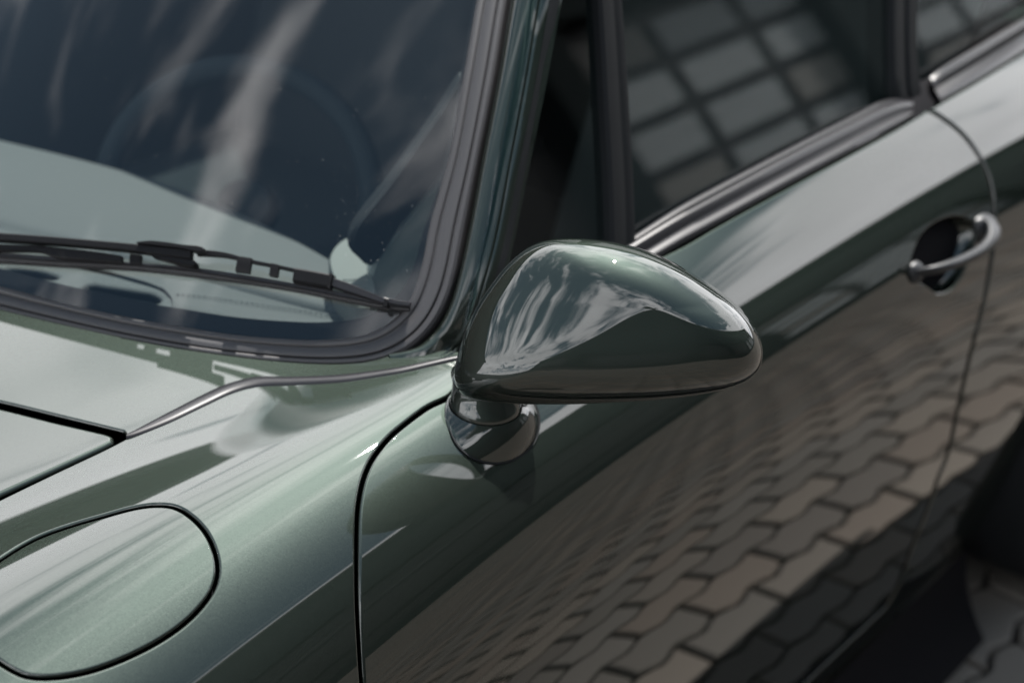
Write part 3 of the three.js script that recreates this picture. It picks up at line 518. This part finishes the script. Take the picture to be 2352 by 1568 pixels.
/* cabin seen through the glass */
{
  const rear = [[-260, 262], [-120, 290], [0, 318], [160, 356], [330, 402], [450, 443], [560, 490], [650, 535], [730, 578], [800, 622], [845, 662], [872, 700], [900, 735]];
  const front = [[-260, 560], [-120, 600], [0, 640], [120, 668], [230, 690], [330, 710], [441, 734], [566, 753], [691, 765], [760, 765], [815, 757], [860, 745], [900, 735]];
  const y = 0.828, A = curve(rear, 60).map((p) => atY(p, y)), B = curve(front, 60).map((p) => atY(p, y));
  const dash = part('dashboard', ribbon(A, B, A.map(() => V(0, 1, 0)), [[-.06, -.12], [-.03, -.02], [-.012, -.006], [0.01, -.001], [.05, 0], [.3, 0.003], [.60, .0], [.64, -.0015], [.66, -.005], [.68, -.004], [.72, 0], [.9, .001], [.97, -.002], [1, -.012], [1, -.05]], { crease: 0.8 }), dashMat);
  const st = curve([[405, 676], [480, 683], [560, 695], [650, 708], [720, 719], [790, 733], [830, 744]], 36);
  const pieces = []; for (let i = 0; i + 1 < 36; i++) { const a = atY(st[i], y + .002), b = atY(st[i + 1], y + .002); pieces.push(tube([a, a.clone().lerp(b, .3).add(V(0, .0008, 0)), a.clone().lerp(b, .6)], 0.0006, 3, 5)); }
  part('stitching', join(pieces), dashPlastic, dash);
  // demister grille at the foot of the glass
  const D = (u, v) => V(u, y + .013, v); D.flip = true; const lay = (pts, n = 60) => curve(pts, n, true).map((p) => { const q = atY(p, y + .013); return [q.x, q.z]; });
  const outer = lay([[-260, 556], [-120, 576], [0, 596], [90, 602], [183, 615], [250, 629], [312, 646], [365, 662], [392, 679], [405, 702], [398, 719], [360, 708], [312, 695], [229, 675], [146, 661], [62, 641], [0, 624], [-120, 596], [-260, 572]], 110);
  const slots = [lay([[187, 659], [203, 652], [250, 657], [312, 666], [350, 673], [370, 686], [358, 696], [312, 688], [250, 674], [208, 665]]), lay([[12, 616], [62, 617], [108, 625], [134, 636], [120, 641], [73, 632], [31, 623]])];
  const vent = part('demister_grille', panel(D, outer, slots, { step: .004, r: .004, depth: .02, uvScale: 6 }), dashPlastic, dash);
  part('vent_floor', panel((u, v) => V(u, y + .003, v), outer, [], { step: .02, r: .0005 }), cabin, dash);
  // steering wheel
  const hub = atX([545, 452], 1.06), wheel = new THREE.Group(); wheel.name = 'steering_wheel'; wheel.position.copy(hub); wheel.lookAt(hub.clone().add(V(-0.62, 0.60, 0.50))); car.add(wheel);
  const lm = new THREE.MeshPhysicalMaterial({ name: 'wheel_leather', color: rgb(.007, .010, .012), roughness: .8, specularIntensity: .3 });
  part('rim', new THREE.TorusGeometry(0.150, 0.014, 20, 90), lm, wheel);
  part('hub', new THREE.CylinderGeometry(.03, .035, .04, 32).rotateX(Math.PI / 2).translate(0, 0, -.06), lm, wheel);
  for (const a of [-1.2, Math.PI + 1.2]) { const g = new RoundedBoxGeometry(.14, .03, .012, 2, .005); g.rotateY(-.3); g.translate(.095, 0, -.028); g.rotateZ(a); part('spoke', g, lm, wheel); }
  // pale end of the dashboard trim, the inner pillar and the door card beyond
  const trimMat = new THREE.MeshPhysicalMaterial({ name: 'trim_leather', color: rgb(.065, .07, .066), roughness: .7, specularIntensity: .3 });
  { const l = curve([[756, 584], [778, 552], [806, 540], [832, 574], [850, 618], [864, 662], [862, 692], [815, 694], [776, 655], [757, 615]], 50, true).map((p) => atY(p, .857)), cA = l.reduce((a, p) => a.add(p), V()).multiplyScalar(1 / 50); part('dash_end', loft([l.map((p) => p.clone().add(V(0, -.03, 0))), l.map((p) => p.clone().add(V(0, -.004, 0))), l.map((p) => p.clone().lerp(cA, .08)), l.map(() => cA.clone().add(V(0, .001, 0)))], { crease: .7 }), trimMat); }
  const side = (pts, z, name, mat) => { const l = curve(pts, 60, true).map((p) => atZ(p, z)), b = l.map((p) => p.clone().add(V(.01, 0, -.012))), cA = l.reduce((a, p) => a.add(p), V()).multiplyScalar(1 / 60); part(name, loft([b, l, l.map((p) => p.clone().lerp(cA, .06).add(V(0, 0, .003))), l.map(() => cA.clone().add(V(0, 0, .003)))], { crease: 0.5 }), mat); };
  side([[1066, 178], [1010, 255], [900, 410], [806, 535], [800, 565], [822, 590], [850, 610], [905, 530], [1000, 410], [1046, 330], [1090, 240]], .52, 'inner_door_seal', matte);
  side([[848, 622], [905, 538], [1000, 416], [1046, 340], [1060, 380], [1020, 540], [985, 660], [940, 740], [870, 760], [850, 690]], .515, 'inner_side_trim', new THREE.MeshStandardMaterial({ name: 'grey_side_trim', color: rgb(.10, .115, .11), roughness: .8 }));
  // cabin box: floor, far door, bulkhead, seats, roof
  part('cabin_lining', join([box(1.5, .02, 1.30, 1.5, .22, 0), box(1.3, .55, .02, 1.5, .6, -.69), box(.02, .55, 1.3, .78, .50, 0), box(.02, 1.0, 1.3, 2.25, .7, 0)]), cabin);
  for (const z of [.36, -.36]) { const seat = new THREE.Group(); seat.name = 'seat'; seat.position.set(1.5, .25, z); car.add(seat); part('cushion', new RoundedBoxGeometry(.5, .18, .5, 3, .05).translate(0, .12, 0), cabin, seat); const bk = new RoundedBoxGeometry(.16, .75, .5, 3, .06); bk.rotateZ(-.35).translate(.34, .5, 0); part('backrest', bk, cabin, seat); }
  // roof: sheet with headlining over the cabin
  const roof = (a, b) => { const x = lerp(1.19, 2.9, a), z = lerp(-.56, .56, b), q = Math.abs(z) / .56; return V(x + .10 * q * q * (1 - a), 1.262 + .045 * Math.sin(Math.PI * Math.min(1, .2 + .5 * a)) - .05 * Math.pow(q, 4) - .40 * Math.pow(a, 2.2), z); };
  part('roof', join([sheet(roof, 40, 30), sheet((a, b) => roof(a, b).add(V(0, -.03, 0)), 40, 30)]), paint);
  part('door_card', join([box(1.0, .35, .02, 1.30, .62, .655)]), cabin, door);
}

/* dust specks on the windscreen */
{
  const discs = []; for (let k = 0; k < 220; k++) { const r1 = hash(k, 1, 91), r2 = hash(k, 2, 91), px = r1 < .65 ? 760 + 230 * hash(k, 3, 91) : 60 + 960 * hash(k, 4, 91), py = r1 < .65 ? 380 + 340 * r2 : 30 + 520 * r2; if (px > 1090 - (py - 10) * .2 || px + (py - 520) * .3 > 985) continue; const [u, v] = seen(W, px, py), f = frame(W, u, v), g = new THREE.CircleGeometry(.00014 + .00022 * Math.pow(hash(k, 5, 91), 4), 6); g.lookAt(f.n); g.translate(f.p.x + f.n.x * .0004, f.p.y + f.n.y * .0004, f.p.z + f.n.z * .0004); discs.push(g); }
  const d = part('dust_specks', join(discs), new THREE.MeshStandardMaterial({ name: 'pale_dust', color: rgb(.2, .21, .21), roughness: 1 }), screen); d.userData.kind = 'stuff';
}
/* printed approval mark in the corner of the windscreen */
{
  const c = document.createElement('canvas'); c.width = 512; c.height = 256; const x = c.getContext('2d');
  x.fillStyle = '#000'; x.fillRect(0, 0, 512, 256); x.fillStyle = '#fff'; x.strokeStyle = '#fff'; x.textBaseline = 'middle';
  x.font = 'bold 44px sans-serif'; x.fillText('II', 52, 40); x.lineWidth = 7; x.beginPath(); x.arc(70, 130, 52, 0, 7); x.stroke(); x.font = 'bold 56px sans-serif'; x.fillText('E1', 36, 132);
  x.font = 'bold 48px sans-serif'; x.fillText('PILKINGTON', 160, 84, 330); x.font = 'bold 54px sans-serif'; x.fillText('43 R-001585', 140, 146, 350);
  const t = new THREE.CanvasTexture(c);
  const q = [[754, 628], [852, 626], [858, 674], [760, 677]].map((p) => onS(W, p[0], p[1], -0.0012));
  const g = new THREE.BufferGeometry(); g.setAttribute('position', new THREE.Float32BufferAttribute(q.flatMap((p) => [p.x, p.y, p.z]), 3)); g.setAttribute('uv', new THREE.Float32BufferAttribute([0, 1, 1, 1, 1, 0, 0, 0], 2)); g.setIndex([0, 3, 2, 0, 2, 1]); g.computeVertexNormals();
  part('approval_mark', g, new THREE.MeshStandardMaterial({ name: 'black_print', color: rgb(.01, .01, .01), roughness: .8, transparent: true, alphaMap: t }), screen);
}

/* ------------------------------------------------------------------ yard: pavers, buildings (mirrored in the paint) */
{
  const yard = new THREE.Group(); yard.name = 'pavement'; yard.userData.kind = 'structure'; scene.add(yard);
  const ground = new THREE.Mesh(new THREE.PlaneGeometry(300, 300).rotateX(-Math.PI / 2), new THREE.MeshStandardMaterial({ name: 'joint_sand', color: rgb(.007, .0065, .006), roughness: .95 })); ground.name = 'joint_bed'; ground.position.y = -.020; ground.receiveShadow = true; yard.add(ground);
  const L = .185, B = .0925, gap = .0175, amp = .014;
  const sh = new THREE.Shape(); const zz = (x) => { const t = ((x / (L / 2)) % 1 + 1) % 1; return amp * (t < .3 ? t / .3 : t < .5 ? 1 : t < .8 ? 1 - (t - .5) / .3 : 0) - amp / 2; };
  const xs = [0, .15, .25, .4, .5, .65, .75, .9, 1].map((t) => t * (L - .020)); xs.forEach((x, i) => i ? sh.lineTo(x, zz(x)) : sh.moveTo(x, zz(x))); xs.slice().reverse().forEach((x) => sh.lineTo(x, B - gap + zz(x)));
  const pg = new THREE.ExtrudeGeometry(sh, { depth: .016, bevelEnabled: true, bevelSize: .004, bevelThickness: .004, bevelSegments: 1, steps: 1 }).rotateX(-Math.PI / 2).translate(0, -.021, 0);
  const tones = [[.100, .090, .079], [.114, .101, .087], [.086, .080, .072], [.105, .090, .077], [.080, .073, .066], [.095, .089, .081]].map((c, k) => new THREE.MeshPhysicalMaterial({ name: 'concrete_paver', color: rgb(...c), roughness: .9, specularIntensity: .2 }));
  const rows = []; const x0 = -5, z0 = .2;
  for (let j = 0; j < 124; j++) for (let i = 0; i < 106; i++) rows.push([x0 + (i + (j % 2) * .5) * L, z0 + (j + 1) * B, hash(i, j, 77)]);
  rows.sort((a, b) => Math.hypot(a[0] - 1.2, a[1] - 1.5) - Math.hypot(b[0] - 1.2, b[1] - 1.5));
  rows.slice(0, 300).forEach((r, k) => { const m = new THREE.Mesh(pg, tones[Math.floor(Math.pow(r[2], .8) * 6)]); m.name = k ? 'paver_' + String(k).padStart(3, '0') : 'paver'; m.position.set(r[0], (r[2] * 7 % 1 - .5) * .002, r[1]); m.castShadow = m.receiveShadow = true; yard.add(m); });
  const rest = rows.slice(300), im = new THREE.InstancedMesh(pg, new THREE.MeshPhysicalMaterial({ name: 'concrete_paver_far', color: 0xffffff, roughness: .9, specularIntensity: .2 }), rest.length), m4 = new THREE.Matrix4(), col = new THREE.Color();
  rest.forEach((r, k) => { im.setMatrixAt(k, m4.makeTranslation(r[0], 0, r[1])); im.setColorAt(k, col.copy(tones[Math.floor(Math.pow(r[2], .8) * 6)].color)); });
  im.name = 'far_pavers'; im.userData.kind = 'stuff'; yard.add(im);
}
{
  const hall = new THREE.Group(); hall.name = 'workshop_hall'; hall.position.set(0, 0, 9.5); scene.add(hall);
  hall.userData = { label: 'long dark grey workshop hall across the paved yard, mirrored in the car', category: 'building' };
  const wallM = new THREE.MeshPhysicalMaterial({ name: 'grey_render', color: rgb(.010, .016, .017), roughness: .9, specularIntensity: .3 }), frameM = new THREE.MeshStandardMaterial({ name: 'dark_frame', color: rgb(.02, .022, .024), roughness: .5 }), blindM = new THREE.MeshStandardMaterial({ name: 'white_blind', color: rgb(.30, .33, .34), roughness: .8 }), greyM = new THREE.MeshStandardMaterial({ name: 'grey_blind', color: rgb(.2, .2, .19), roughness: .8 }), gateM = new THREE.MeshStandardMaterial({ name: 'dark_gate', color: rgb(.006, .009, .010), roughness: .5 });
  part('wall', join([box(60, 3.6, .4, 6, 6.0, .2), box(60, .5, .4, 6, .25, .2), box(3, 3.7, .4, -22, 2.35, .2), box(1.2, 3.7, .4, -12, 2.35, .2), box(1.2, 3.7, .4, -5.5, 2.35, .2), box(1.2, 3.7, .4, 2.2, 2.35, .2), box(.5, 3.7, .4, 10.95, 2.35, .2), box(1.2, 3.7, .4, 16, 2.35, .2), box(6, 3.7, .4, 32, 2.35, .2), box(60, .1, 12, 6, 7.7, 6)]), wallM, hall);
  part('roof_edge', box(60.4, .18, .7, 6, 7.88, .05), frameM, hall);
  for (const [x, w] of [[-17, 9], [-8.75, 5.4]]) { const g = part('gate', box(w, 3.7, .1, x, 2.35, .35), gateM, hall); for (let k = 0; k < 6; k++) part('gate_rail', box(w - .1, .05, .06, x, .9 + k * .55, .28), wallM, g); }
  for (const [x, w] of [[-1.6, 6.5], [6.75, 7.9]]) { const g = part('gate', box(w, 3.7, .1, x, 2.35, .35), gateM, hall); part('gate_rail', box(w - .1, .05, .06, x, 1.2, .28), wallM, g); part('gate_rail', box(w - .1, .05, .06, x, 2.9, .28), wallM, g); }
  for (const [x, w, n] of [[13.5, 4.6, 3], [22.8, 12, 8]]) { const f = part('window', box(w, 3.7, .06, x, 2.35, .38), frameM, hall), cw = w / n; for (let i = 0; i < n; i++) for (let k = 0; k < 5; k++) part('pane', box(cw - .24, .50, .04, x - w / 2 + cw * (i + .5), .95 + k * .68, .31), hash(i, k, 9) < .22 ? greyM : blindM, f); }
}
{
  const b = new THREE.Group(); b.name = 'neighbouring_house'; b.position.set(4, 0, -13); scene.add(b);
  b.userData = { label: 'low dark brick house beyond the far side of the car, mirrored in the front wing', category: 'house' };
  part('wall', box(46, 7.6, 6, 0, 3.8, -3), new THREE.MeshStandardMaterial({ name: 'dark_brick', color: rgb(.10, .085, .07), roughness: .9 }), b);
  part('roof', box(47, .3, 7, 0, 7.75, -3), new THREE.MeshStandardMaterial({ name: 'roof_felt', color: rgb(.05, .05, .05), roughness: .9 }), b);
}
scene.traverse((o) => { if (o.isMesh) { o.castShadow = o.receiveShadow = true; } });
renderer.render(scene, camera);
